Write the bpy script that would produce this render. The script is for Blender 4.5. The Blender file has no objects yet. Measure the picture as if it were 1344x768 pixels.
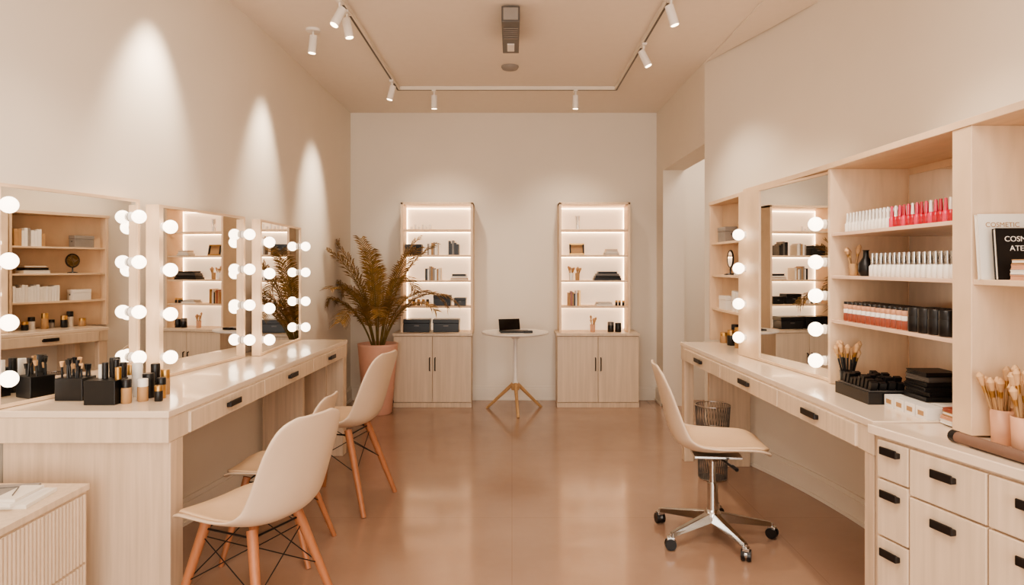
import bpy, math, random
from mathutils import Vector, Matrix
random.seed(7)
D=bpy.data; C=bpy.context; col=C.scene.collection

# ------------------------------------------------------------ materials
def lin(c):
    r=[]
    for v in c:
        v/=255.0
        r.append(v/12.92 if v<=0.04045 else ((v+0.055)/1.055)**2.4)
    return (r[0],r[1],r[2],1)
def mat(name,c,rough=0.5,metal=0.0,var=0.04,scale=(6,6,6),bump=0.0,emis=None,estr=0,coat=0,trans=0):
    m=D.materials.new(name); m.use_nodes=True
    n=m.node_tree.nodes; l=m.node_tree.links; b=n['Principled BSDF']
    b.inputs['Roughness'].default_value=rough; b.inputs['Metallic'].default_value=metal
    b.inputs['Coat Weight'].default_value=coat
    b.inputs['Transmission Weight'].default_value=trans
    base=lin(c)
    tc=n.new('ShaderNodeTexCoord'); mp=n.new('ShaderNodeMapping'); mp.inputs['Scale'].default_value=scale
    nz=n.new('ShaderNodeTexNoise'); nz.inputs['Scale'].default_value=3; nz.inputs['Detail'].default_value=4
    l.new(tc.outputs['Object'],mp.inputs['Vector']); l.new(mp.outputs['Vector'],nz.inputs['Vector'])
    cr=n.new('ShaderNodeValToRGB')
    cr.color_ramp.elements[0].position=0.3; cr.color_ramp.elements[1].position=0.7
    cr.color_ramp.elements[0].color=(base[0]*(1-var),base[1]*(1-var),base[2]*(1-var*1.2),1)
    cr.color_ramp.elements[1].color=(min(1,base[0]*(1+var)),min(1,base[1]*(1+var)),min(1,base[2]*(1+var)),1)
    l.new(nz.outputs['Fac'],cr.inputs['Fac']); l.new(cr.outputs['Color'],b.inputs['Base Color'])
    if bump>0:
        bp=n.new('ShaderNodeBump'); bp.inputs['Strength'].default_value=bump; bp.inputs['Distance'].default_value=0.002
        l.new(nz.outputs['Fac'],bp.inputs['Height']); l.new(bp.outputs['Normal'],b.inputs['Normal'])
    if emis:
        b.inputs['Emission Color'].default_value=lin(emis); b.inputs['Emission Strength'].default_value=estr
    return m
WALL=mat('wall_paint',(233,223,209),0.75,var=0.01,scale=(1,1,1))
CEIL=mat('ceiling_paint',(238,227,214),0.8,var=0.01)
TRIM=mat('trim_paint',(233,223,209),0.5,var=0.01)
WOOD=mat('pale_ash_laminate',(213,189,165),0.42,var=0.12,scale=(16,16,0.7),bump=0.1)
WOODH=mat('pale_ash_front',(219,197,173),0.42,var=0.09,scale=(15,15,0.6),bump=0.1)
TOP=mat('lacquered_desk_top',(233,212,189),0.2,var=0.01,coat=0.3)
SHELFM=mat('shelf_birch',(226,197,167),0.45,var=0.06,scale=(12,3,2))
BACKL=mat('backlit_panel',(246,232,212),0.6,var=0.01,emis=(255,230,200),estr=0.5)
LED=mat('led_strip',(255,240,220),0.5,emis=(255,224,188),estr=9)
BULB=mat('bulb_glass',(255,250,240),0.3,emis=(255,234,208),estr=5)
MIR=mat('mirror_silver',(240,240,238),0.01,metal=1.0,var=0.0)
BLACK=mat('black_plastic',(20,19,20),0.35,var=0.1)
BLACKM=mat('black_handle',(38,33,31),0.4,metal=0.3,var=0.1)
CHROME=mat('chrome',(200,198,195),0.15,metal=1.0,var=0.01)
GOLD=mat('brushed_gold',(190,150,95),0.3,metal=0.9,var=0.05)
WHITE=mat('white_plastic',(240,233,224),0.35,var=0.01)
SHELL=mat('cream_shell',(218,195,171),0.38,var=0.01,coat=0.1)
PAD=mat('cream_leather_pad',(220,188,155),0.5,var=0.03,bump=0.1)
LEG=mat('beech_leg',(172,114,80),0.45,var=0.08,scale=(30,30,3))
OAK=mat('oak_leg',(196,156,112),0.45,var=0.08,scale=(30,30,3))
POT=mat('blush_pot',(226,176,154),0.6,var=0.03)
SOIL=mat('soil',(70,50,35),0.95,var=0.3,scale=(40,40,40),bump=0.8)
FROND=mat('palm_frond',(138,106,60),0.55,var=0.4,scale=(8,8,8))
STEM=mat('palm_stem',(118,98,52),0.6,var=0.2)
PINKJ=mat('terracotta_cup',(208,158,128),0.5,var=0.03)
ROLL=mat('leather_roll',(120,92,78),0.5,var=0.05)
RED=mat('red_polish',(180,12,40),0.15,coat=0.5)
PINK=mat('pink_polish',(214,60,90),0.15,coat=0.5)
BROWN=mat('brown_jar',(150,80,62),0.3)
PAPER=mat('book_paper',(234,225,212),0.8,var=0.02)
TAN=mat('tan_cover',(176,138,98),0.6,var=0.08)
GREY=mat('grey_cover',(150,142,135),0.6,var=0.05)
DGREY=mat('dark_grey_metal',(105,100,96),0.4,metal=0.5)
SCREEN=mat('laptop_screen',(14,15,18),0.1)
BRIS=mat('brush_bristle',(205,165,125),0.9,var=0.15)
GLASS=mat('clear_shelf_edge',(232,200,176),0.15,var=0.01)

def floor_mat():
    m=D.materials.new('polished_concrete_tiles'); m.use_nodes=True
    n=m.node_tree.nodes; l=m.node_tree.links; b=n['Principled BSDF']
    tc=n.new('ShaderNodeTexCoord'); nz=n.new('ShaderNodeTexNoise'); nz.inputs['Scale'].default_value=1.4; nz.inputs['Detail'].default_value=9; nz.inputs['Roughness'].default_value=0.6
    cr=n.new('ShaderNodeValToRGB')
    cr.color_ramp.elements[0].position=0.3; cr.color_ramp.elements[0].color=lin((158,127,107))
    cr.color_ramp.elements[1].position=0.7; cr.color_ramp.elements[1].color=lin((172,141,120))
    br=n.new('ShaderNodeTexBrick'); br.offset=0; br.inputs['Scale'].default_value=1
    br.inputs['Brick Width'].default_value=1.3; br.inputs['Row Height'].default_value=1.3
    br.inputs['Mortar Size'].default_value=0.0025; br.inputs['Mortar Smooth'].default_value=0.5
    br.inputs['Color1'].default_value=(1,1,1,1); br.inputs['Color2'].default_value=(0.98,0.98,0.98,1); br.inputs['Mortar'].default_value=(0.85,0.83,0.81,1)
    mp=n.new('ShaderNodeMapping'); mp.inputs['Location'].default_value=(0,0.35,0)
    l.new(tc.outputs['Object'],mp.inputs['Vector']); l.new(mp.outputs['Vector'],br.inputs['Vector'])
    l.new(tc.outputs['Object'],nz.inputs['Vector']); l.new(nz.outputs['Fac'],cr.inputs['Fac'])
    mx=n.new('ShaderNodeMix'); mx.data_type='RGBA'; mx.blend_type='MULTIPLY'; mx.inputs['Factor'].default_value=1
    l.new(cr.outputs['Color'],mx.inputs['A']); l.new(br.outputs['Color'],mx.inputs['B'])
    l.new(mx.outputs['Result'],b.inputs['Base Color'])
    b.inputs['Roughness'].default_value=0.2; b.inputs['Coat Weight'].default_value=0.3; b.inputs['Coat Roughness'].default_value=0.1
    return m
FLOOR=floor_mat()

# ------------------------------------------------------------ builder
class B:
    def __init__(s,name): s.n=name; s.v=[]; s.f=[]; s.m=[]; s.s=[]; s.mats=[]
    def add(s,vs,fs,m,sm=False):
        if m not in s.mats: s.mats.append(m)
        k=s.mats.index(m); o=len(s.v); s.v+= [Vector(v) for v in vs]
        for f in fs: s.f.append([i+o for i in f]); s.m.append(k); s.s.append(sm)
    def box(s,x0,x1,y0,y1,z0,z1,m):
        vs=[(x0,y0,z0),(x1,y0,z0),(x1,y1,z0),(x0,y1,z0),(x0,y0,z1),(x1,y0,z1),(x1,y1,z1),(x0,y1,z1)]
        s.add(vs,[(0,3,2,1),(4,5,6,7),(0,1,5,4),(1,2,6,5),(2,3,7,6),(3,0,4,7)],m)
    def rbox(s,cx,cy,z0,sx,sy,sz,m,rz=0,tilt=0,axis='X'):
        M=Matrix.Translation((cx,cy,z0))@Matrix.Rotation(rz,4,'Z')@Matrix.Rotation(tilt,4,axis)
        vs=[M@Vector((a*sx/2,b*sy/2,c*sz)) for c in (0,1) for a,b in ((-1,-1),(1,-1),(1,1),(-1,1))]
        s.add(vs,[(0,3,2,1),(4,5,6,7),(0,1,5,4),(1,2,6,5),(2,3,7,6),(3,0,4,7)],m)
    def prism(s,pts,z0,z1,m):
        pts=[Vector((p[0],p[1])) for p in pts]; n=len(pts)
        ar=sum(pts[k].x*pts[(k+1)%n].y-pts[(k+1)%n].x*pts[k].y for k in range(n))
        if ar<0: pts=pts[::-1]
        vs=[(p[0],p[1],z0) for p in pts]+[(p[0],p[1],z1) for p in pts]
        fs=[tuple(range(n-1,-1,-1)),tuple(range(n,2*n))]+[(i,(i+1)%n,n+(i+1)%n,n+i) for i in range(n)]
        s.add(vs,fs,m)
    def cone(s,p1,p2,r1,r2,m,seg=14,sm=True):
        p1=Vector(p1);p2=Vector(p2);d=(p2-p1)
        q=d.to_track_quat('Z','Y'); vs=[]
        for p,r in((p1,r1),(p2,r2)):
            for i in range(seg):
                a=2*math.pi*i/seg; vs.append(p+q@Vector((r*math.cos(a),r*math.sin(a),0)))
        s.add(vs,[(i,(i+1)%seg,seg+(i+1)%seg,seg+i) for i in range(seg)],m,sm)
        s.add(vs[:seg],[tuple(range(seg-1,-1,-1))],m); s.add(vs[seg:],[tuple(range(seg))],m)
    def lathe(s,c,prof,m,seg=20,sm=True):
        vs=[];n=len(prof)
        for r,z in prof:
            for i in range(seg):
                a=2*math.pi*i/seg; vs.append((c[0]+r*math.cos(a),c[1]+r*math.sin(a),c[2]+z))
        fs=[(k*seg+i,k*seg+(i+1)%seg,(k+1)*seg+(i+1)%seg,(k+1)*seg+i) for k in range(n-1) for i in range(seg)]
        s.add(vs,fs,m,sm)
        s.add(vs[:seg],[tuple(range(seg-1,-1,-1))],m); s.add(vs[-seg:],[tuple(range(seg))],m)
    def sph(s,c,r,m,seg=20,sc=(1,1,1)):
        vs=[];R=seg//2
        for k in range(1,R):
            t=math.pi*k/R
            for i in range(seg):
                a=2*math.pi*i/seg; vs.append((c[0]+r*sc[0]*math.sin(t)*math.cos(a),c[1]+r*sc[1]*math.sin(t)*math.sin(a),c[2]-r*sc[2]*math.cos(t)))
        b=len(vs); vs.append((c[0],c[1],c[2]-r*sc[2])); vs.append((c[0],c[1],c[2]+r*sc[2]))
        fs=[(k*seg+i,k*seg+(i+1)%seg,(k+1)*seg+(i+1)%seg,(k+1)*seg+i) for k in range(R-2) for i in range(seg)]
        fs+=[(b,(i+1)%seg,i) for i in range(seg)]+[(b+1,(R-2)*seg+i,(R-2)*seg+(i+1)%seg) for i in range(seg)]
        s.add(vs,fs,m,True)
    def tube(s,pts,r,m,seg=6):
        for a,b in zip(pts[:-1],pts[1:]): s.cone(a,b,r,r,m,seg)
    def done(s,bevel=0,parent=None,loc=None,rot=0,local=False):
        me=D.meshes.new(s.n)
        if local: o=Vector((0,0,0))
        else:
            xs=[v.x for v in s.v];ys=[v.y for v in s.v];zs=[v.z for v in s.v]
            o=Vector(((min(xs)+max(xs))/2,(min(ys)+max(ys))/2,min(zs)))
        me.from_pydata([v-o for v in s.v],[],s.f)
        for m in s.mats: me.materials.append(m)
        for i,p in enumerate(me.polygons): p.material_index=s.m[i]; p.use_smooth=s.s[i]
        me.update()
        ob=D.objects.new(s.n,me); col.objects.link(ob); ob.location=o
        if loc: ob.location=loc
        ob.rotation_euler=(0,0,rot)
        if parent: ob.parent=parent
        if bevel:
            bv=ob.modifiers.new('bevel','BEVEL'); bv.width=bevel; bv.segments=2; bv.limit_method='ANGLE'; bv.angle_limit=math.radians(50)
        return ob
def empty(name,loc,rot=0,sc=1):
    e=D.objects.new(name,None); col.objects.link(e); e.location=loc; e.rotation_euler=(0,0,rot); e.scale=(sc,sc,sc); e.empty_display_size=0.1
    return e

# ------------------------------------------------------------ room shell
H=2.8; YB=6.69; YF=-2.4; XR=1.78; XD=1.41
def WL(y):
    if y>=4.4: return -1.575
    if y>=3.4: return -(1.575+0.0915*(4.4-y)**2)
    return -(1.575+0.183*(3.9-y))
def WR(y):
    if y<=3.1: return XR
    if y>=4.6: return XR-(y-3.85)*0.37/1.17
    return XR-0.37/1.17/3.0*(y-3.1)**2
ysr=[YF,3.1]+[3.1+0.1*i for i in range(1,16)]+[5.02]
b=B('floor'); b.box(-3.0,2.9,YF-0.1,YB+0.1,-0.1,0,FLOOR); b.done(local=True)
b=B('ceiling'); b.box(-3.0,2.9,YF-0.1,YB+0.1,H,H+0.1,CEIL); b.prism([(XD,YF),(XR,YF),(XR,3.1),(WR(3.85),3.85),(XD,5.02)],H-0.012,H,CEIL); b.done()
b=B('wall_back'); b.box(-1.7,2.9,YB,YB+0.1,0,H,WALL); b.done()
b=B('wall_left'); b.box(-1.7,-1.575,4.4,YB,0,H,WALL); b.done()
b=B('wall_left')
ysg=[YF,3.4]+[3.4+0.1*i for i in range(1,11)]
b.prism([(WL(y),y) for y in ysg]+[(-1.9,4.4),(WL(YF)-0.12,YF)],0,H,WALL); b.done()
b=B('wall_right')
b.box(XD,XD+0.2,6.4,YB,0,H,WALL); b.box(XD,XD+0.2,5.02,6.4,2.2,H,WALL)
b.prism([(WR(y),y) for y in ysr]+[(2.8,5.02),(2.8,4.9),(XR+0.1,3.9),(XR+0.1,YF)],0,H,WALL)
b.box(2.7,2.8,5.02,YB,0,H,WALL); b.done()
b=B('wall_front'); b.box(-2.9,-1.8,YF-0.1,YF,0,H,WALL); b.box(1.7,2.9,YF-0.1,YF,0,H,WALL)
b.box(-1.8,1.7,YF-0.1,YF,2.6,H,WALL); b.done()
b=B('added_window_frame')  # unseen window, added behind the camera as an opening for fill light
for x in (-1.8,-0.65,0.5,1.64): b.box(x,x+0.06,YF-0.08,YF-0.02,0,2.6,TRIM)
b.box(-1.8,1.7,YF-0.08,YF-0.02,2.54,2.6,TRIM); b.box(-1.8,1.7,YF-0.08,YF-0.02,0,0.08,TRIM); b.done()
def base(name,pts,inn):
    b=B(name); t=0.016; i=Vector(inn)
    for p,q in zip(pts[:-1],pts[1:]):
        p=Vector(p);q=Vector(q)
        for th,z0,z1 in((t,0,0.11),(t*0.6,0.11,0.135),(t*1.4,0,0.02)):
            b.prism([p,q,q+i*th,p+i*th],z0,z1,TRIM)
    b.done()
base('baseboard_back',[(-1.575,YB),(XD,YB)],(0,-1))
base('baseboard_left',[(WL(y),y) for y in ysg]+[(-1.575,YB)],(1,0))
base('baseboard_right',[(WR(y),y) for y in ysr],(-1,0))
base('baseboard_right.001',[(XD,6.4),(XD,YB)],(-1,0))
base('baseboard_right.002',[(2.7,5.02),(2.7,YB)],(-1,0))

# ------------------------------------------------------------ left desk
ZT=0.79
def lerp(a,b_,t): return a+(b_-a)*t
def handle(b,p,d,n,w=0.10,z=0.745):
    p=Vector(p);d=Vector(d).normalized();n=Vector(n).normalized()
    a=math.atan2(d.y,d.x)
    c=p+n*0.008
    b.rbox(c.x,c.y,z-0.008,w,0.016,0.018,BLACKM,a)
    c=p+n*0.017
    b.rbox(c.x,c.y,z-0.008,w,0.006,0.026,BLACKM,a)
b=B('vanity_desk')
Fn=Vector((-1.21,2.416)); Ff=Vector((-1.15,4.80))
def Lx(y): return lerp(Fn.x,Ff.x,(y-Fn.y)/(Ff.y-Fn.y))
g=0.004
wallpts=[(-1.575+g,4.79)]+[(WL(y)+g,y) for y in reversed([2.42,3.4]+[3.4+0.1*i for i in range(1,11)])]
b.prism([(Fn.x,Fn.y),(Ff.x,Ff.y)]+wallpts,0.765,ZT,TOP)
b.prism([(Fn.x-0.004,2.422),(Ff.x-0.004,4.795)]+wallpts,0.675,0.765,WOODH)
def strip(y0,y1,z0,z1,m,off=0.006):
    b.prism([(Lx(y0)-0.01,y0),(Lx(y0)+off,y0),(Lx(y1)+off,y1),(Lx(y1)-0.01,y1)],z0,z1,m)
ys=[2.56,3.28,4.02,4.72]
for i in range(3):
    strip(ys[i]+0.004,ys[i+1]-0.004,0.68,0.758,WOODH)
    ym=(ys[i]+ys[i+1])/2; handle(b,(Lx(ym)+0.006,ym),(0.025,1),(1,0),0.11,0.72)
b.prism([(WL(2.44)+0.03,2.44),(Lx(2.44)-0.006,2.44),(Lx(2.53)-0.006,2.53),(WL(2.53)+0.03,2.53)],0,0.675,WOOD)
b.prism([(Lx(4.72)-0.12,4.70),(Lx(4.72)-0.006,4.70),(Lx(4.79)-0.006,4.79),(Lx(4.79)-0.12,4.79)],0,0.675,WOOD)
b.box(-1.55,-1.27,4.68,4.70,0,0.675,WOOD)
b.box(-1.55,-1.30,4.26,4.30,0,0.675,WOOD)
b.done(0.003)

# ------------------------------------------------------------ vanity mirrors with bulbs
def vmirror(p_near,p_far,z0,z1,side,bz,fr=(0.035,0.035),cols=(0.03,0.03),R=0.034,depth=0.045,bz2=None):
    b=B('vanity_mirror')
    a=Vector(p_near);c=Vector(p_far);d=(c-a);w=d.length;d.normalize()
    n=Vector((d.y,-d.x))*1.0
    if n.x*side<0: n=-n
    def P(u,v): q=a+d*u+n*v; return (q.x,q.y)
    def pr(u0,u1,v0,v1,za,zb,m): b.prism([P(u0,v0),P(u1,v0),P(u1,v1),P(u0,v1)],za,zb,m)
    pr(0,w,-depth,-0.006,z0,z1,SHELFM)
    pr(0,fr[0],-0.006,0.004,z0,z1,SHELFM); pr(w-fr[1],w,-0.006,0.004,z0,z1,SHELFM)
    pr(fr[0],w-fr[1],-0.006,0.004,z0,z0+0.012,SHELFM); pr(fr[0],w-fr[1],-0.006,0.004,z1-0.012,z1,SHELFM)
    pr(fr[0]+0.001,w-fr[1]-0.001,-0.0055,-0.002,z0+0.012,z1-0.012,MIR)
    for u,zz in((cols[0],bz),(w-cols[1],bz2 or bz)):
        for z in zz:
            q0=P(u,0.0);q1=P(u,0.016);q2=P(u,0.016+R*0.85)
            b.cone((q0[0],q0[1],z),(q1[0],q1[1],z),0.022,0.018,WHITE)
            b.sph((q2[0],q2[1],z),R,BULB,20)
    return b.done()
vmirror((-1.832,2.44),(-1.672,3.075),0.792,1.60,1,(0.90,1.10,1.32,1.52),fr=(0.01,0.012),cols=(0.01,0.045),R=0.030)
vmirror((-1.591,3.085),(-1.505,3.86),0.792,1.58,1,(0.89,1.085,1.285,1.48),cols=(0.025,0.025),depth=0.06,fr=(0.03,0.02),R=0.031)
vmirror((-1.434,3.90),(-1.475,4.785),0.792,1.57,1,(0.88,1.06,1.26,1.44),cols=(0.035,0.035),fr=(0.025,0.02),R=0.032)

# ------------------------------------------------------------ right desk
b=B('vanity_desk')
Rn=Vector((1.19,2.26)); Rf=Vector((1.14,4.65))
def Rx(y): return lerp(Rn.x,Rf.x,(y-Rn.y)/(Rf.y-Rn.y))
rp=[(XR-g,2.265)]+[(WR(y)-g,y) for y in (3.1,3.4,3.7,4.0,4.3,4.645)]
b.prism([(Rn.x,Rn.y)]+rp+[(Rf.x,Rf.y)],0.765,ZT,TOP)
b.prism([(Rn.x+.004,2.265)]+rp+[(Rf.x+.004,4.645)],0.675,0.765,WOODH)
def stripr(y0,y1,z0,z1,m,off=0.006):
    b.prism([(Rx(y0)-off,y0),(Rx(y0)+0.01,y0),(Rx(y1)+0.01,y1),(Rx(y1)-off,y1)],z0,z1,m)
ys=[2.36,3.02,3.80,4.57]
for i in range(3):
    stripr(ys[i]+0.004,ys[i+1]-0.004,0.68,0.758,WOODH)
    ym=(ys[i]+ys[i+1])/2; handle(b,(Rx(ym)-0.006,ym),(-0.02,1),(-1,0),0.12,0.72)
b.box(Rx(2.3)+0.008,XR-0.03,2.27,2.33,0,0.675,WOOD)
b.box(Rx(4.6)+0.008,Rx(4.6)+0.07,4.57,4.64,0,0.675,WOOD)
b.box(1.28,WR(4.49)-0.03,4.45,4.49,0,0.675,WOOD)
b.done(0.003)

# drawer cabinet near right
b=B('drawer_cabinet')
a0=Vector((1.17,2.225)); a1=Vector((1.17+0.25*0.9,2.225-0.9)); dd=(a1-a0).normalized(); nn=Vector((dd.y,-dd.x))
if nn.x>0: nn=-nn
b.prism([(a1.x,a1.y),(XR-g,a1.y),(XR-g,2.25),(1.165,2.25),(a0.x,a0.y)],0.755,0.785,TOP)
off=-nn*0.02
b.prism([(a1.x+off.x,a1.y+0.01),(XR-0.03,a1.y+0.01),(XR-0.03,2.245),(1.19,2.245),(a0.x+off.x,a0.y)],0.0,0.755,WOOD)
def face(u0,u1,z0,z1,h=None):
    p=a0+dd*u0-nn*0.022;q=a0+dd*u1-nn*0.022; p2=a0+dd*u0-nn*0.004;q2=a0+dd*u1-nn*0.004
    b.prism([p,q,q2,p2],z0,z1,WOODH)
    if h:
        m=(p2+q2)/2; handle(b,m,dd,nn,min(0.075,(u1-u0)*0.55),h)
face(0.015,0.138,0.625,0.745,0.712); face(0.015,0.138,0.44,0.619,0.575); face(0.015,0.138,0.06,0.434,0.39)
face(0.144,0.40,0.605,0.745,0.695); face(0.144,0.40,0.06,0.599,0.550)
face(0.406,0.66,0.605,0.745,0.695); face(0.406,0.66,0.06,0.599,0.550)
b.done(0.003)

# ------------------------------------------------------------ right shelving wall
SX=1.38; SB=1.73; ST=1.725
def SBk(y): return min(SB,WR(y)-0.012)
b=B('open_shelving')
def panelY(y,th=0.022,z0=ZT,z1=ST): b.box(SX,SBk(y+th/2),y-th/2,y+th/2,z0+0.001,z1,SHELFM)
for y in (4.78,4.02,2.985): panelY(y)
b.box(SX,SB,2.06,2.15,ZT+0.001,ST,SHELFM)
b.box(SX,SB,1.40,1.42,0.786,ST,SHELFM)
tp=[(SX-0.004,1.40),(SB,1.40)]+[(SBk(y),y) for y in(3.3,3.6,3.9,4.2,4.5,4.80)]+[(SX-0.004,4.80)]
b.prism(tp,ST,ST+0.024,SHELFM)
b.prism([(SX-0.04,3.98),(SX-0.004,3.98),(SX-0.004,3.3)],ST,ST+0.024,SHELFM)
b.prism([(SBk(4.03)-0.02,4.03),(SBk(4.03)-0.008,4.03),(SBk(4.77)-0.0,4.77),(SBk(4.77)-0.012,4.77)],ZT+0.001,ST,SHELFM)
b.box(SB-0.012,SB,1.42,2.06,0.786,ST,WALL)
b.box(SB-0.012,SB,2.15,2.985,ZT+0.001,ST,SHELFM)
b.box(SB-0.016,SB-0.0125,2.18,2.96,ZT+0.03,ST-0.03,MIR)
for z in (1.456,1.237,1.007): b.prism([(SX+0.01,4.03),(SBk(4.03)-0.014,4.03),(SBk(4.77)-0.012,4.77),(SX+0.01,4.77)],z-0.008,z+0.008,SHELFM)
for z in (1.445,1.262,1.072): b.box(SX+0.005,SB-0.02,2.15,2.974,z-0.014,z,GLASS)
b.box(SX+0.005,SB-0.02,1.42,2.06,1.245,1.262,SHELFM)
b.box(SB-0.03,SB-0.012,2.56,2.585,ZT,ST,SHELFM)
b.done(0.002)
vmirror((1.405,3.02),(1.315,3.97),0.792,1.722,-1,(0.88,1.02,1.17,1.32,1.49),fr=(0.012,0.26),cols=(0.05,0.09),bz2=(0.90,1.09,1.29,1.48),R=0.032)

# ------------------------------------------------------------ back bookcases
def bookcase(x0,x1,u0,u1):
    b=B('display_bookcase'); yf=6.32; yb=YB-0.02
    b.box(x0+0.01,x1-0.01,yf+0.02,yb,0.0,0.66,WOOD); b.box(x0-0.005,x1+0.005,yf-0.01,yb,0.66,0.685,WOODH)
    b.box(x0+0.0,x1-0.0,yf,yf+0.04,0,0.045,WOOD)
    m=(x0+x1)/2
    for a,c in((x0+0.004,m-0.002),(m+0.002,x1-0.004)): b.box(a,c,yf,yf+0.019,0.05,0.656,WOODH)
    for sx in(-0.025,0.025):
        b.tube([(m+sx,yf,0.34),(m+sx,yf-0.02,0.345),(m+sx,yf-0.02,0.455),(m+sx,yf,0.46)],0.005,BLACKM,8)
    t=0.022; uf=6.40
    b.box(u0,u0+t,uf,yb,0.685,1.90,SHELFM); b.box(u1-t,u1,uf,yb,0.685,1.90,SHELFM); b.box(u0,u1,uf,yb,1.88,1.902,SHELFM)
    b.box(u0+t,u1-t,yb-0.012,yb,0.685,1.88,BACKL)
    zs=[0.93,1.17,1.41,1.65]
    for z in zs: b.box(u0+t,u1-t,uf+0.01,yb-0.025,z-0.016,z,SHELFM)
    for z in zs+[1.88]:
        b.box(u0+t+0.01,u1-t-0.01,yb-0.034,yb-0.026,z-0.024,z-0.017,LED)
    for xx in (u0+t,u1-t-0.006): b.box(xx,xx+0.006,yb-0.03,yb-0.022,0.70,1.87,LED)
    return b.done(0.002)
bookcase(-1.095,-0.372,-1.04,-0.365)
bookcase(0.414,1.173,0.44,1.105)

def books_up(name,x,y,z,specs,axis='x'):
    b=B(name); p=x if axis=='x' else y
    for w,h,dp,m in specs:
        if axis=='x':
            b.box(p,p+w-0.001,y,y+dp,z,z+h,m); b.box(p+0.002,p+w-0.003,y+0.003,y+dp-0.002,z+h,z+h+0.0005,PAPER); p+=w
        else:
            b.box(x,x+dp,p,p+w-0.001,z,z+h,m); p+=w
    return b.done(0.0015)
def stack(name,x,y,z,specs):
    b=B(name); zz=z
    for sx,sy,sz,m,r in specs:
        b.rbox(x,y,zz,sx,sy,sz*0.25,m,r); b.rbox(x,y,zz+sz*0.25,sx*0.97,sy*0.97,sz*0.5,PAPER if m in(TAN,GREY,WHITE) else m,r); b.rbox(x,y,zz+sz*0.75,sx,sy,sz*0.25-0.001,m,r); zz+=sz
    return b.done(0.001)
def lidbox(name,cx,cy,z,sx,sy,sz,m=BLACK,r=0):
    b=B(name); b.rbox(cx,cy,z,sx,sy,sz*0.7,m,r); b.rbox(cx,cy,z+sz*0.71,sx*1.03,sy*1.03,sz*0.29,m,r); b.rbox(cx-0.0,cy-sy*0.52,z+sz*0.45,sx*0.2,0.004,0.012,DGREY,r); return b.done(0.002)
def jar(b,x,y,z,r,h,m,cap):
    b.lathe((x,y,z),[(r*0.9,0),(r,0.003),(r,h*0.6),(r*0.93,h*0.66)],m,14); b.lathe((x,y,z+h*0.66),[(r*0.98,0),(r*0.98,h*0.31),(r*0.9,h*0.34)],cap,14)
def bottle(b,x,y,z,r,h,m,cap):
    b.lathe((x,y,z),[(r*0.9,0),(r,0.002),(r,h*0.42),(r*0.5,h*0.52)],m,12); b.lathe((x,y,z+h*0.5),[(r*0.55,0),(r*0.6,0.002),(r*0.42,h*0.5)],cap,10)
def brushcup(name,x,y,z,r,h,mc,n=9,L=0.17,handle_m=None):
    b=B(name); b.lathe((x,y,z),[(r*0.85,0),(r*0.88,0.002),(r,h),(r*0.92,h),(r*0.82,h*0.2)],mc,24)
    for i in range(n):
        a=random.uniform(0,6.28); q=random.uniform(0.2,0.75)*r; ln=L*random.uniform(0.8,1.1); t=random.uniform(0.1,0.3)
        p0=Vector((x+q*math.cos(a)*0.5,y+q*math.sin(a)*0.5,z+h*0.25)); dr=Vector((math.cos(a)*t,math.sin(a)*t,1)).normalized()
        p1=p0+dr*ln*0.75; p2=p0+dr*ln*0.88; p3=p0+dr*ln*1.05
        b.cone(p0,p1,0.003,0.004,handle_m or TAN,8); b.cone(p1,p2,0.0045,0.006,GOLD,8); b.cone(p2,p3,0.006,0.011,BRIS,8); b.cone(p3,p3+dr*0.012,0.011,0.004,BRIS,8)
    return b.done()
YS=6.47
def spec(ms,w=(0.014,0.024),h=(0.10,0.14),d=0.12):
    return [(random.uniform(*w),random.uniform(*h),d,m) for m in ms]
lidbox('storage_box',-0.93,6.52,1.41,0.15,0.12,0.10)
books_up('book_row',-0.80,YS,1.41,spec([GREY,WHITE,TAN,GREY,WHITE,PAPER]))
books_up('book_row',-0.60,YS,1.41,spec([BLACK,BLACK,DGREY,BLACK,BLACK]))
books_up('book_row',-0.82,YS,1.17,spec([BLACK,WHITE,GREY,TAN,GREY,WHITE,TAN,PAPER]))
stack('book_stack',-0.50,6.52,1.17,[(0.16,0.12,0.022,TAN,0),(0.15,0.11,0.018,WHITE,0.05),(0.13,0.1,0.02,BLACK,-0.05)])
b=B('perfume_bottles')
for i,(x,m) in enumerate([(-0.97,WHITE),(-0.93,GOLD),(-0.885,BLACK),(-0.84,WHITE),(-0.80,GOLD)]): jar(b,x,6.5,0.93,0.014,0.06,m,GOLD if m!=GOLD else BLACK)
b.done()
lidbox('storage_box',-0.66,6.52,0.93,0.16,0.12,0.10); lidbox('storage_box',-0.49,6.52,0.93,0.11,0.12,0.075,BLACK)
lidbox('storage_box',-0.895,6.50,0.685,0.24,0.15,0.12); lidbox('storage_box',-0.62,6.50,0.685,0.24,0.15,0.12)
b=B('hourglass'); b.lathe((0.62,6.5,1.65),[(0.022,0),(0.022,0.008),(0.016,0.012),(0.017,0.04),(0.003,0.065),(0.017,0.09),(0.016,0.118),(0.022,0.122),(0.022,0.13)],WHITE,18)
for a in(0,2.1,4.2): b.cone((0.62+0.02*math.cos(a),6.5+0.02*math.sin(a),1.655),(0.62+0.02*math.cos(a),6.5+0.02*math.sin(a),1.775),0.002,0.002,CHROME,6)
b.done()
b=B('picture_frame'); 
for (dx,dz,sx,sz) in((0,0,0.14,0.014),(0,0.096,0.14,0.014)): b.rbox(0.615,6.50+dz*0.25,1.411+dz,sx,0.014,sz,GOLD)
b.rbox(0.552,6.50,1.411,0.014,0.014,0.11,BLACK,0,-0.24); b.rbox(0.678,6.50,1.411,0.014,0.014,0.11,BLACK,0,-0.24); b.rbox(0.615,6.51,1.415,0.12,0.006,0.10,TAN,0,-0.24)
b.done()
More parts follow.
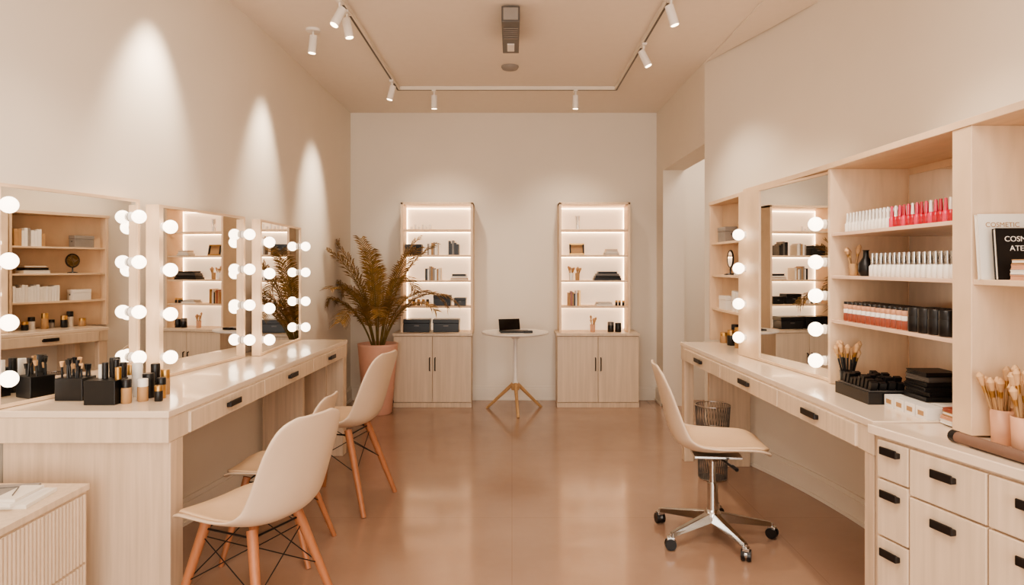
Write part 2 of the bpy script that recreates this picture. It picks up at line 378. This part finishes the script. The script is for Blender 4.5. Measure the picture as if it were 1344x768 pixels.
stack('book_stack',0.94,6.5,1.41,[(0.14,0.1,0.02,GREY,0),(0.12,0.09,0.018,WHITE,0.1),(0.11,0.09,0.018,TAN,0)])
brushcup('brush_cup',0.56,6.5,1.17,0.022,0.07,WHITE,5,0.10); brushcup('brush_cup',0.62,6.5,1.17,0.022,0.07,TAN,4,0.09)
stack('palette_stack',0.90,6.5,1.17,[(0.26,0.13,0.022,BLACK,0),(0.24,0.12,0.022,BLACK,0.05),(0.22,0.12,0.02,DGREY,0),(0.18,0.12,0.02,BLACK,0)])
books_up('book_row',0.53,YS,0.93,spec([TAN,BROWN,TAN,BLACK,WHITE,TAN,GOLD],h=(0.11,0.15)))
stack('book_stack',0.87,6.5,0.93,[(0.16,0.12,0.018,WHITE,0),(0.14,0.1,0.016,GREY,0.1)])
b=B('perfume_bottles')
for x in(0.99,1.02,1.055): jar(b,x,6.5,0.93,0.012,0.05,BLACK,GOLD)
b.done()
brushcup('brush_cup',0.76,6.46,0.685,0.025,0.07,PINKJ,5,0.11)
b=B('cosmetic_jars'); jar(b,0.93,6.46,0.685,0.03,0.095,BLACK,DGREY); jar(b,1.0,6.46,0.685,0.03,0.085,BLACK,BLACK); b.done()
b=B('cosmetic_jars')
for i in range(6): jar(b,-0.95+i*0.035,6.5,1.65,0.012,0.03+0.02*(i%2),WHITE,WHITE)
b.done()

# ------------------------------------------------------------ round table + laptop
b=B('round_side_table'); cx,cy=0.03,6.18
b.lathe((cx,cy,0.69),[(0.27,0),(0.30,0.01),(0.302,0.016),(0.30,0.024)],WHITE,48)
b.lathe((cx,cy,0.2),[(0.03,0),(0.028,0.05),(0.02,0.1),(0.018,0.44),(0.05,0.47),(0.09,0.49)],WHITE,20)
b.lathe((cx,cy,0.19),[(0.035,0),(0.04,0.02),(0.04,0.05),(0.03,0.06)],OAK,16)
for k in range(3):
    a=-math.pi/2+k*2*math.pi/3+0.08
    b.cone((cx+0.02*math.cos(a),cy+0.02*math.sin(a),0.245),(cx+0.29*math.cos(a),cy+0.29*math.sin(a),0.0),0.017,0.012,OAK,12)
b.done()
b=B('laptop'); b.rbox(0.02,6.12,0.715,0.26,0.17,0.012,BLACK,0.1); b.rbox(0.02,6.12,0.727,0.22,0.10,0.002,DGREY,0.1)
b.rbox(-0.02,6.215,0.727,0.20,0.006,0.10,SCREEN,0.35,-0.25)
b.rbox(0.14,6.05,0.715,0.08,0.05,0.02,BLACK,0.1)
b.done(0.002)

# ------------------------------------------------------------ palm in pot
pl=empty('potted_palm',(-1.19,6.08,0))
b=B('pot'); b.lathe((0,0,0),[(0.115,0),(0.125,0.01),(0.175,0.60),(0.178,0.62),(0.160,0.62),(0.155,0.56),(0.02,0.555)],POT,40); b.done(parent=pl,local=True)
b=B('soil'); b.lathe((0,0,0.555),[(0.152,0),(0.150,0.012),(0.01,0.02)],SOIL,24); b.done(parent=pl,local=True)
b=B('fronds'); random.seed(11)
def clampv(v):
    v.x=max(v.x,-0.37)
    if v.x>0.02: v.y=min(v.y,0.20)
    v.y=min(v.y,0.55)
    return v
N=20
for k in range(N):
    az=2*math.pi*k/N*1.0+random.uniform(-0.12,0.12); inner=(k%3==0)
    el=math.radians(random.uniform(78,84) if inner else random.uniform(66,77)); L=random.uniform(0.98,1.10) if inner else random.uniform(0.8,1.0)
    droop=random.uniform(0.7,1.2) if inner else random.uniform(1.3,2.1)
    hd=Vector((math.cos(az),math.sin(az),0)); 
    p=Vector((0.04*math.cos(az),0.04*math.sin(az),0.56)); n=28; st=L/n; pts=[p.copy()]; e=el; dirs=[]
    for i in range(n):
        e-=droop/n*(0.35+1.5*(i/n)); d=hd*math.cos(e)+Vector((0,0,math.sin(e)))
        if d.y>0: d.y*=0.25
        d.x*=0.80
        d.normalize()
        p=clampv(p+d*st); pts.append(p.copy()); dirs.append(d)
    for i in range(n): b.cone(pts[i],pts[i+1],0.006*(1-i/n)+0.0015,0.006*(1-(i+1)/n)+0.0015,STEM,5)
    for i in range(int(n*0.32),n):
      for hh in (0,0.5):
        t=(i+hh)/n; c=pts[i].lerp(pts[i+1],hh); d=dirs[i]; side=d.cross(Vector((0,0,1)))
        if side.length<0.05: side=Vector((-math.sin(az),math.cos(az),0))
        side.normalize(); up=side.cross(d).normalized()
        ll=0.125*math.sin(math.pi*min(1,(t-0.2)/0.95))**0.6+0.02
        for sg in(-1,1):
            ld=(side*sg*0.75+d*0.66+up*random.uniform(0.0,0.3)).normalized(); w=d*0.0075
            m1=c+ld*ll*0.5; e1=c+ld*ll+Vector((0,0,-0.03))
            vs=[clampv(v) for v in (c-w*0.6,c+w*0.6,m1+w,m1-w,e1)]
            b.add(vs,[(0,1,2,3),(3,2,4)],FROND)
b.done(parent=pl,local=True)

# ------------------------------------------------------------ chairs
def cr_interp(P,t):
    n=len(P)-1; x=t*n; i=min(int(x),n-1); f=x-i
    p0=P[max(i-1,0)];p1=P[i];p2=P[i+1];p3=P[min(i+2,n)]
    return [0.5*((2*b_)+(-a+c)*f+(2*a-5*b_+4*c-d)*f*f+(-a+3*b_-3*c+d)*f**3) for a,b_,c,d in zip(p0,p1,p2,p3)]
PROF=[(0.235,0.425,0.125,0.0),(0.222,0.443,0.185,0.006),(0.17,0.452,0.212,0.018),(0.08,0.442,0.228,0.035),(-0.02,0.432,0.232,0.048),(-0.11,0.436,0.228,0.058),(-0.175,0.470,0.218,0.064),(-0.205,0.535,0.208,0.058),(-0.228,0.62,0.202,0.048),(-0.248,0.70,0.196,0.038),(-0.268,0.775,0.178,0.026),(-0.278,0.815,0.145,0.016),(-0.284,0.835,0.085,0.010)]
def shell_mesh(name,parent,t0=0,t1=1,m=SHELL,th=0.012,ofs=0.0,ws=1.0):
    NT,NS=36,14; vs=[];fs=[]
    for i in range(NT+1):
        t=t0+(t1-t0)*i/NT; x,z,w,l=cr_interp(PROF,t)
        xa,za,_,_=cr_interp(PROF,min(1,t+0.01)); xb,zb,_,_=cr_interp(PROF,max(0,t-0.01))
        tx,tz=xa-xb,za-zb; q=math.hypot(tx,tz); nx,nz=tz/q,-tx/q
        if nz<0 and nx<0: nx,nz=-nx,-nz
        if ws<1:
            e=min(i,NT-i)/NT; w*=ws*min(1,0.72+1.6*e)
        for j in range(NS+1):
            s_=-1+2*j/NS; k=l*abs(s_)**2.4*(ws**2.4)+ofs
            vs.append((x+nx*k,s_*w,z+nz*k))
    for i in range(NT):
        for j in range(NS):
            a=i*(NS+1)+j; fs.append((a,a+1,a+NS+2,a+NS+1))
    b=B(name); b.add(vs,fs,m,True); ob=b.done(parent=parent,local=True)
    so=ob.modifiers.new('solid','SOLIDIFY'); so.thickness=th; so.offset=0
    su=ob.modifiers.new('sub','SUBSURF'); su.levels=1; su.render_levels=1
    return ob
def dining_chair(loc,rot,sc=1):
    e=empty('dining_chair',loc,rot,sc); shell_mesh('shell',e)
    shell_mesh('seat_pad',e,0.07,0.46,PAD,0.012,0.010,0.9)
    b=B('legs')
    tops=[];bots=[]
    for sx,sy in((1,1),(1,-1),(-1,-1),(-1,1)):
        p=Vector((0.02+sx*0.11,sy*0.115,0.425)); q=Vector((0.0+sx*0.225,sy*0.21,0.0)); tops.append(p);bots.append(q)
        b.cone(p,q,0.020,0.013,LEG,14)
    for i in range(4):
        j=(i+1)%4; a=tops[i].lerp(bots[i],0.12); c=tops[j].lerp(bots[j],0.5); b.tube([a,c],0.0022,BLACKM)
        a=tops[j].lerp(bots[j],0.12); c=tops[i].lerp(bots[i],0.5); b.tube([a,c],0.0022,BLACKM)
        b.tube([tops[i].lerp(bots[i],0.06),tops[j].lerp(bots[j],0.06)],0.004,BLACKM)
    b.done(parent=e,local=True)
    return e
dining_chair((-0.915,2.46,0),math.pi-0.42,0.955)
dining_chair((-0.94,3.80,0),math.pi-0.22)
dining_chair((-1.06,3.14,0),math.pi-0.05,0.86)
e=empty('office_chair',(0.965,3.30,0),-0.10); shell_mesh('shell',e); shell_mesh('seat_pad',e,0.07,0.46,PAD,0.014,0.011,0.9)
b=B('swivel_base')
b.box(-0.10,0.12,-0.10,0.10,0.400,0.412,CHROME); b.cone((0.0,0,0.37),(0.0,0,0.405),0.03,0.055,CHROME,20)
b.cone((0,0,0.22),(0,0,0.38),0.014,0.014,CHROME,16); b.cone((0,0,0.10),(0,0,0.26),0.027,0.025,CHROME,20); b.lathe((0,0,0.075),[(0.035,0),(0.042,0.01),(0.04,0.045),(0.028,0.06)],CHROME,24)
b.tube([(0.02,0,0.39),(0.06,-0.18,0.385)],0.006,BLACK,8); b.cone((0.06,-0.16,0.385),(0.068,-0.21,0.385),0.009,0.009,BLACK,8)
for k in range(5):
    a=-math.pi/2+0.35+k*2*math.pi/5; ca,sa=math.cos(a),math.sin(a)
    p0=Vector((0.03*ca,0.03*sa,0.10)); p1=Vector((0.275*ca,0.275*sa,0.068)); s_=Vector((-sa,ca,0))
    vs=[]
    for p,w,hh in((p0,0.026,0.022),(p1,0.014,0.010)):
        vs+= [p-s_*w-Vector((0,0,hh)),p+s_*w-Vector((0,0,hh)),p+s_*w*0.6+Vector((0,0,hh)),p-s_*w*0.6+Vector((0,0,hh))]
    b.add(vs,[(0,1,2,3),(7,6,5,4),(0,4,5,1),(1,5,6,2),(2,6,7,3),(3,7,4,0)],CHROME)
    c=p1+Vector((ca*0.005,sa*0.005,0)); b.cone(c-Vector((0,0,0.03)),c+Vector((0,0,0.005)),0.006,0.008,CHROME,8)
    wd=Vector((math.cos(a+0.9),math.sin(a+0.9),0)); wc=Vector((c.x,c.y,0.027))
    for sg in(-1,1): b.cone(wc+wd*sg*0.006,wc+wd*sg*0.021,0.027,0.025,BLACK,18)
    b.cone(wc-wd*0.006,wc+wd*0.006,0.016,0.016,CHROME,12)
    b.rbox(wc.x,wc.y,wc.z+0.018,0.03,0.035,0.014,CHROME,a+0.9)
b.done(parent=e,local=True,bevel=0.002)

# wire waste basket
b=B('wire_waste_basket'); bx,by=1.235,4.22
for i in range(36):
    a=2*math.pi*i/36; 
    for tw in(0.5,-0.5):
        a2=a+tw
        b.tube([(bx+0.085*math.cos(a),by+0.085*math.sin(a),0.005),(bx+0.105*math.cos(a2),by+0.105*math.sin(a2),0.45)],0.0014,DGREY,4)
for z,r in((0.005,0.085),(0.15,0.091),(0.30,0.097),(0.45,0.105)):
    b.tube([(bx+r*math.cos(2*math.pi*i/30),by+r*math.sin(2*math.pi*i/30),z) for i in range(31)],0.003,CHROME,5)
b.lathe((bx,by,0.002),[(0.084,0),(0.084,0.004)],DGREY,24)
b.done()

# ------------------------------------------------------------ ceiling fixtures
b=B('track_rail'); x0,x1,yb_=-0.95,0.87,5.72
b.box(x0-0.017,x0+0.017,1.5,yb_,H-0.028,H,TRIM); b.box(x1-0.017,x1+0.017,1.5,yb_,H-0.028,H,TRIM); b.box(x0-0.017,x1+0.017,yb_-0.017,yb_+0.017,H-0.028,H,TRIM)
for xx in(x0,x1): b.box(xx-0.006,xx+0.006,1.5,yb_,H-0.030,H-0.026,DGREY)
b.box(x0,x1,yb_-0.006,yb_+0.006,H-0.030,H-0.026,DGREY)
b.done()
def track_spot(x,y,dirv,on_rail=True,power=0,ang=50,blend=0.4,L=0.11,rad=0.026,drop=0.07,csize=0.02,body=None):
    b=B('track_spotlight'); zt=H-(0.03 if on_rail else 0)
    if on_rail: b.box(x-0.015,x+0.015,y-0.035,y+0.035,zt-0.014,zt,WHITE)
    else: b.lathe((x,y,zt-0.016),[(0.04,0),(0.045,0.004),(0.045,0.016)],WHITE,24)
    b.cone((x,y,zt-0.012),(x,y,zt-drop),0.006,0.006,WHITE,8)
    d=Vector(dirv).normalized(); bd=Vector(body).normalized() if body else d; c=Vector((x,y,zt-drop-0.01)); p0=c-bd*L*0.35; p1=c+bd*L*0.65
    b.cone(p0,p1,rad*0.92,rad,WHITE,20); b.cone(p1,p1+bd*0.003,rad*0.8,rad*0.8,LED,16)
    b.done()
    if power:
        l=D.lights.new('spot_lamp','SPOT'); l.energy=power; l.spot_size=math.radians(ang); l.spot_blend=blend; l.shadow_soft_size=csize; l.color=(1,0.845,0.67)
        o=D.objects.new('spot_lamp',l); col.objects.link(o); o.location=p1+d*0.012; o.rotation_euler=d.to_track_quat('-Z','Y').to_euler()
track_spot(-1.46,3.20,(-0.30,0,-1),False,90,56,1.0,csize=0.05)
track_spot(-1.256,4.33,(-0.36,0,-1),False,80,56,1.0,csize=0.05,body=(-0.1,0,-1))
track_spot(-0.95,5.42,(-0.72,0,-1),True,95,54,1.0,csize=0.05,body=(-0.25,0,-1))
track_spot(-0.95,3.78,(-0.4,-0.3,-1),True,0); track_spot(-0.95,3.95,(0.5,-0.1,-1),True,22,80,0.8,body=(0.2,0,-1))
track_spot(-0.65,5.72,(0,0.6,-1),True,44,80,1,csize=0.05,body=(0,0.1,-1)); track_spot(0.53,5.72,(0,0.6,-1),True,44,80,1,csize=0.05,body=(0,0.1,-1))
track_spot(0.87,4.53,(0.45,-0.1,-1),True,42,80,0.9,csize=0.05); track_spot(0.87,3.75,(0.3,0,-1),True,42,80,0.8,csize=0.05)
track_spot(0.87,2.4,(0.35,0.1,-1),True,58,80,0.8,csize=0.05)
track_spot(-0.95,2.3,(-0.35,0.1,-1),True,30,80,0.8,csize=0.05)
b=B('ceiling_projector'); b.box(-0.06,0.045,3.92,4.50,2.70,2.79,DGREY); b.box(-0.045,0.03,3.95,4.49,2.79,2.80,BLACK)
for i in range(6): b.box(-0.05,0.035,4.02+i*0.035,4.035+i*0.035,2.695,2.70,GREY)
b.box(-0.03,0.015,4.3,4.44,2.692,2.70,WHITE); b.box(-0.05,0.035,3.912,3.92,2.71,2.78,GREY)
b.done(0.004)
b=B('smoke_detector'); b.lathe((-0.015,5.13,H-0.03),[(0.03,0),(0.055,0.006),(0.065,0.02),(0.065,0.03)],GREY,28); b.done()

# ------------------------------------------------------------ left desk items
sx_=-0.085
b=B('brush_organizer')
b.box(-1.65+sx_,-1.545+sx_,2.60,2.69,ZT,ZT+0.085,BLACK)
for i in range(12):
    x=-1.64+0.008*i+sx_;y=2.61+0.07*random.random(); t=random.uniform(-0.15,0.15)
    p=Vector((x,y,ZT+0.08)); d=Vector((t,random.uniform(-.1,.1),1)).normalized(); ln=random.uniform(0.03,0.06)
    b.cone(p,p+d*ln,0.004,0.004,BLACK,8); b.cone(p+d*ln,p+d*(ln+0.02),0.006,0.009,BLACK if i%3 else BRIS,8)
b.done(0.002)
b=B('cosmetics_caddy')
b.box(-1.49+sx_,-1.375+sx_,2.52,2.61,ZT,ZT+0.09,BLACK)
for i,(x,y,m,h) in enumerate([(-1.465,2.60,WHITE,0.05),(-1.44,2.58,BLACK,0.06),(-1.41,2.60,BLACK,0.07),(-1.385,2.57,GOLD,0.045)]):
    b.cone((x+sx_,y-0.01,ZT+0.09),(x+sx_,y-0.01,ZT+0.09+h),0.011,0.011,m,14)
b.done(0.002)
b=B('perfume_bottles')
for x,y,r,h,m,cp in [(-1.355,2.56,0.018,0.09,TAN,BLACK),(-1.315,2.60,0.019,0.085,TAN,WHITE),(-1.33,2.67,0.022,0.095,BLACK,BLACK),(-1.39,2.70,0.02,0.13,WHITE,WHITE),(-1.44,2.74,0.021,0.12,WHITE,GOLD),(-1.49,2.72,0.02,0.15,BLACK,BLACK),(-1.275,2.66,0.017,0.08,GOLD,BLACK),(-1.35,2.76,0.018,0.12,BLACK,BLACK),(-1.30,2.74,0.017,0.10,TAN,GOLD),(-1.42,2.65,0.016,0.14,BLACK,BLACK),(-1.255,2.60,0.015,0.06,BLACK,GOLD)]:
    jar(b,x+sx_,y,ZT,r,h,m,cp)
b.done()
b=B('fluted_cabinet'); cxr=-1.44
b.box(-1.84,cxr,1.55,2.32,0.0,0.545,WOOD); b.box(-1.845,cxr+0.008,1.545,2.325,0.545,0.565,WOODH)
n=44
for z0,z1 in((0.04,0.30),(0.31,0.535)):
    for i in range(n):
        y=1.56+0.75*(i+0.5)/n; b.cone((cxr,y,z0),(cxr,y,z1),0.0085,0.0085,WOODH,10)
for z0,z1 in((0.04,0.30),(0.31,0.535)):
    for i in range(22):
        x=-1.83+0.385*(i+0.5)/22; b.cone((x,2.32,z0),(x,2.32,z1),0.0085,0.0085,WOODH,8)
b.done()
b=B('magazine_stack')
b.rbox(-1.60,2.15,0.565,0.24,0.17,0.012,PAPER,0.1); b.rbox(-1.61,2.14,0.577,0.22,0.16,0.01,WHITE,-0.05); b.rbox(-1.60,2.15,0.587,0.16,0.15,0.008,GREY,0.2); b.rbox(-1.54,2.14,0.5872,0.07,0.14,0.009,PAPER,0.05)
b.tube([(-1.66,2.2,0.60),(-1.62,2.14,0.607),(-1.56,2.17,0.603),(-1.53,2.1,0.60)],0.002,DGREY)
b.done(0.001)

# ------------------------------------------------------------ right shelving items
b=B('nail_polish_row')
y=2.90
for i in range(13):
    for k in range(2): bottle(b,1.42+0.035*k,y,1.445,0.0115,0.080,WHITE,CHROME if k else WHITE)
    y-=0.026
b.done()
b=B('nail_polish_row'); i=0
while y>2.20:
    for k in range(2): bottle(b,1.42+0.035*k,y,1.445,0.0108,0.080,RED if (i%3) else PINK,WHITE if i%4==1 else (RED if i%2 else PINK))
    y-=0.0265; i+=1
b.done()
b=B('silver_bottle_row'); y=2.70
while y>2.20:
    for k in range(2): bottle(b,1.42+0.035*k,y,1.262,0.0135,0.09,WHITE,CHROME)
    y-=0.031
b.done()
b=B('black_vase'); b.lathe((1.44,2.79,1.262),[(0.02,0),(0.03,0.02),(0.028,0.05),(0.012,0.075),(0.01,0.1),(0.014,0.105)],BLACK,20)
b.done()
brushcup('brush_cup',1.44,2.89,1.262,0.018,0.05,TAN,5,0.10)
b=B('jar_row'); y=2.90
while y>2.46:
    for k in range(3): jar(b,1.42+0.04*k,y,1.072,0.0165,0.05,BROWN,WHITE); jar(b,1.42+0.04*k,y,1.122,0.0165,0.03,PINKJ,BLACK)
    y-=0.036
b.done()
b=B('black_jar_row'); y=2.41
while y>2.2:
    for k in range(2): jar(b,1.42+0.06*k,y,1.072,0.026,0.085,BLACK,BLACK)
    y-=0.058
b.done()
brushcup('brush_cup',1.42,2.90,ZT,0.032,0.07,BLACK,11,0.16,BLACK)
b=B('makeup_tray'); b.rbox(1.40,2.66,ZT,0.17,0.26,0.045,BLACK); b.rbox(1.40,2.66,ZT+0.045,0.155,0.245,0.004,DGREY)
for i in range(8):
    for j in range(4): b.rbox(1.345+j*0.034,2.56+i*0.028,ZT+0.049,0.026,0.018,random.uniform(0.02,0.05),BLACK,0,0.3)
b.done(0.001)
stack('palette_stack',1.49,2.43,ZT+0.042,[(0.13,0.14,0.018,BLACK,0),(0.12,0.13,0.016,BLACK,0.1),(0.13,0.14,0.017,BLACK,-0.05),(0.12,0.13,0.016,BLACK,0),(0.12,0.12,0.018,DGREY,0.1),(0.12,0.12,0.016,BLACK,0.0)])
b=B('white_product_boxes'); 
for i in range(4):
    b.box(1.37,1.43,2.27+i*0.065,2.328+i*0.065,ZT,ZT+0.041,WHITE); b.box(1.369,1.37,2.282+i*0.065,2.315+i*0.065,ZT+0.012,ZT+0.028,TAN)
    b.box(1.44,1.56,2.27+i*0.065,2.328+i*0.065,ZT,ZT+0.041,PAPER)
b.done(0.001)
stack('compact_stack',1.45,2.21,ZT,[(0.10,0.07,0.015,WHITE,0),(0.10,0.07,0.012,PINKJ,0),(0.09,0.06,0.014,TAN,0),(0.09,0.06,0.012,BROWN,0)])
random.seed(5)
books_up('book_row',1.41,4.06,1.464,[(random.uniform(.018,.03),random.uniform(.1,.15),0.12,random.choice([WHITE,GREY,TAN])) for i in range(9)],'y')
lidbox('storage_box',1.45,4.60,1.464,0.09,0.16,0.10,GREY)
stack('book_stack',1.46,4.22,1.245,[(0.13,0.2,0.025,WHITE,0),(0.13,0.18,0.022,BLACK,0),(0.12,0.16,0.02,TAN,0.1)])
b=B('vanity_hand_mirror'); b.lathe((1.44,4.52,1.245),[(0.04,0),(0.04,0.006),(0.006,0.012),(0.005,0.05)],BLACK,20)
pts=[(1.44,4.52+0.055*math.cos(t),1.35+0.055*math.sin(t)) for t in [2*math.pi*i/24 for i in range(25)]]
b.tube(pts,0.006,BLACK,8); b.cone((1.437,4.52,1.35),(1.443,4.52,1.35),0.053,0.053,MIR,24); b.done()
books_up('book_row',1.41,4.05,1.015,[(0.022,random.uniform(.11,.14),0.11,random.choice([WHITE,PAPER,WHITE])) for i in range(16)],'y')
lidbox('storage_box',1.45,4.58,1.015,0.09,0.15,0.09,WHITE)
b=B('cosmetic_jars')
for i in range(7): jar(b,1.42+0.05*(i%2),4.14+0.075*i,ZT,0.026,0.07+0.03*(i%3),[BLACK,WHITE,TAN,GREY][i%4],[GOLD,BLACK][i%2])
b.done()
def leaning_book(name,y0,y1,x,h,m,txt=None,z=1.262,t=0.018,tc=None,x_far=0.0):
    a=Vector((x,y0));c=Vector((x+x_far,y1)); ang=math.atan2(c.y-a.y,c.x-a.x); w=(c-a).length; mid=(a+c)/2
    e=empty(name,(mid.x,mid.y,z),ang+math.pi)
    b=B('cover'); M=Matrix.Rotation(-0.10,4,'X')
    def bx(x0,x1,y0_,y1_,z0,z1,mm):
        vs=[M@Vector(v) for v in[(x0,y0_,z0),(x1,y0_,z0),(x1,y1_,z0),(x0,y1_,z0),(x0,y0_,z1),(x1,y0_,z1),(x1,y1_,z1),(x0,y1_,z1)]]
        b.add(vs,[(0,3,2,1),(4,5,6,7),(0,1,5,4),(1,2,6,5),(2,3,7,6),(3,0,4,7)],mm)
    bx(-w/2,w/2,0,0.003,0,h,m); bx(-w/2+0.003,w/2-0.003,0.003,t-0.003,0.003,h-0.003,PAPER); bx(-w/2,w/2,t-0.003,t,0,h,m)
    b.done(parent=e,local=True)
    if txt:
        for k,(tt,sz,zz) in enumerate(txt):
            cu=D.curves.new('title','FONT'); cu.body=tt; cu.size=sz; cu.align_x='CENTER'; cu.extrude=0.0003
            o=D.objects.new('title',cu); col.objects.link(o); o.parent=e; o.location=M@Vector((0,-0.001,h*zz)); o.rotation_euler=(math.pi/2-0.10,0,0); o.data.materials.append(tc or WHITE)
    return e
leaning_book('magazine',2.005,2.015,1.515,0.195,PAPER,[('COSMETIC',0.020,0.80)],tc=TAN,x_far=-0.135)
leaning_book('beauty_book',1.955,1.965,1.545,0.150,BLACK,[('COSMETIC',0.022,0.74),('ATELIER',0.022,0.56)],x_far=-0.15,tc=WHITE)
stack('compact_stack',1.425,1.885,1.262,[(0.07,0.06,0.016,PINKJ,0),(0.07,0.06,0.014,WHITE,0),(0.065,0.06,0.015,PINKJ,0.1),(0.065,0.055,0.014,TAN,0)])
brushcup('makeup_brush_cup',1.43,1.995,0.785,0.034,0.10,PINKJ,12,0.17,TAN)
brushcup('makeup_brush_cup',1.42,1.895,0.785,0.036,0.10,PINKJ,14,0.18,TAN)
b=B('brush_roll'); b.cone((1.30,2.00,0.803),(1.345,1.72,0.803),0.016,0.016,ROLL,16); b.cone((1.297,2.02,0.803),(1.30,2.00,0.803),0.017,0.017,BLACK,16)
b.rbox(1.36,1.86,0.785,0.07,0.22,0.012,BLACK,0.15); b.done()

# ------------------------------------------------------------ lights
def area(name,loc,rot,sx,sy,p,c=(1,0.93,0.85)):
    l=D.lights.new(name,'AREA'); l.shape='RECTANGLE'; l.size=sx; l.size_y=sy; l.energy=p; l.color=c
    o=D.objects.new(name,l); col.objects.link(o); o.location=loc; o.rotation_euler=rot; return o
area('rear_fill',(-0.05,YF-0.15,1.35),(math.radians(90),0,0),3.3,2.4,168,(1,0.942,0.875))  # added fill light behind the camera, shining in through the invented window
area('ceiling_fill',(0,1.2,H-0.04),(0,0,0),1.6,1.2,40,(1,0.91,0.82))  # added soft overhead fill, no fixture behind it
area('corridor_fill',(2.1,5.9,H-0.05),(0,0,0),0.6,0.6,13,(1,0.88,0.77))  # added fill to brighten the space beyond the doorway
w=D.worlds.new('World'); C.scene.world=w; w.use_nodes=True
w.node_tree.nodes['Background'].inputs[0].default_value=(1,0.95,0.9,1); w.node_tree.nodes['Background'].inputs[1].default_value=0.6
try: C.scene.view_settings.look='AgX - Medium High Contrast'
except Exception as ex: print(ex)

# ------------------------------------------------------------ camera
cam=D.cameras.new('camera'); cam.sensor_width=36; cam.lens=36*900/1344; cam.shift_y=-34/1344; cam.clip_start=0.05
co=D.objects.new('camera',cam); col.objects.link(co); co.location=(0,0,1.3); co.rotation_euler=(math.radians(90),0,0)
C.scene.camera=co
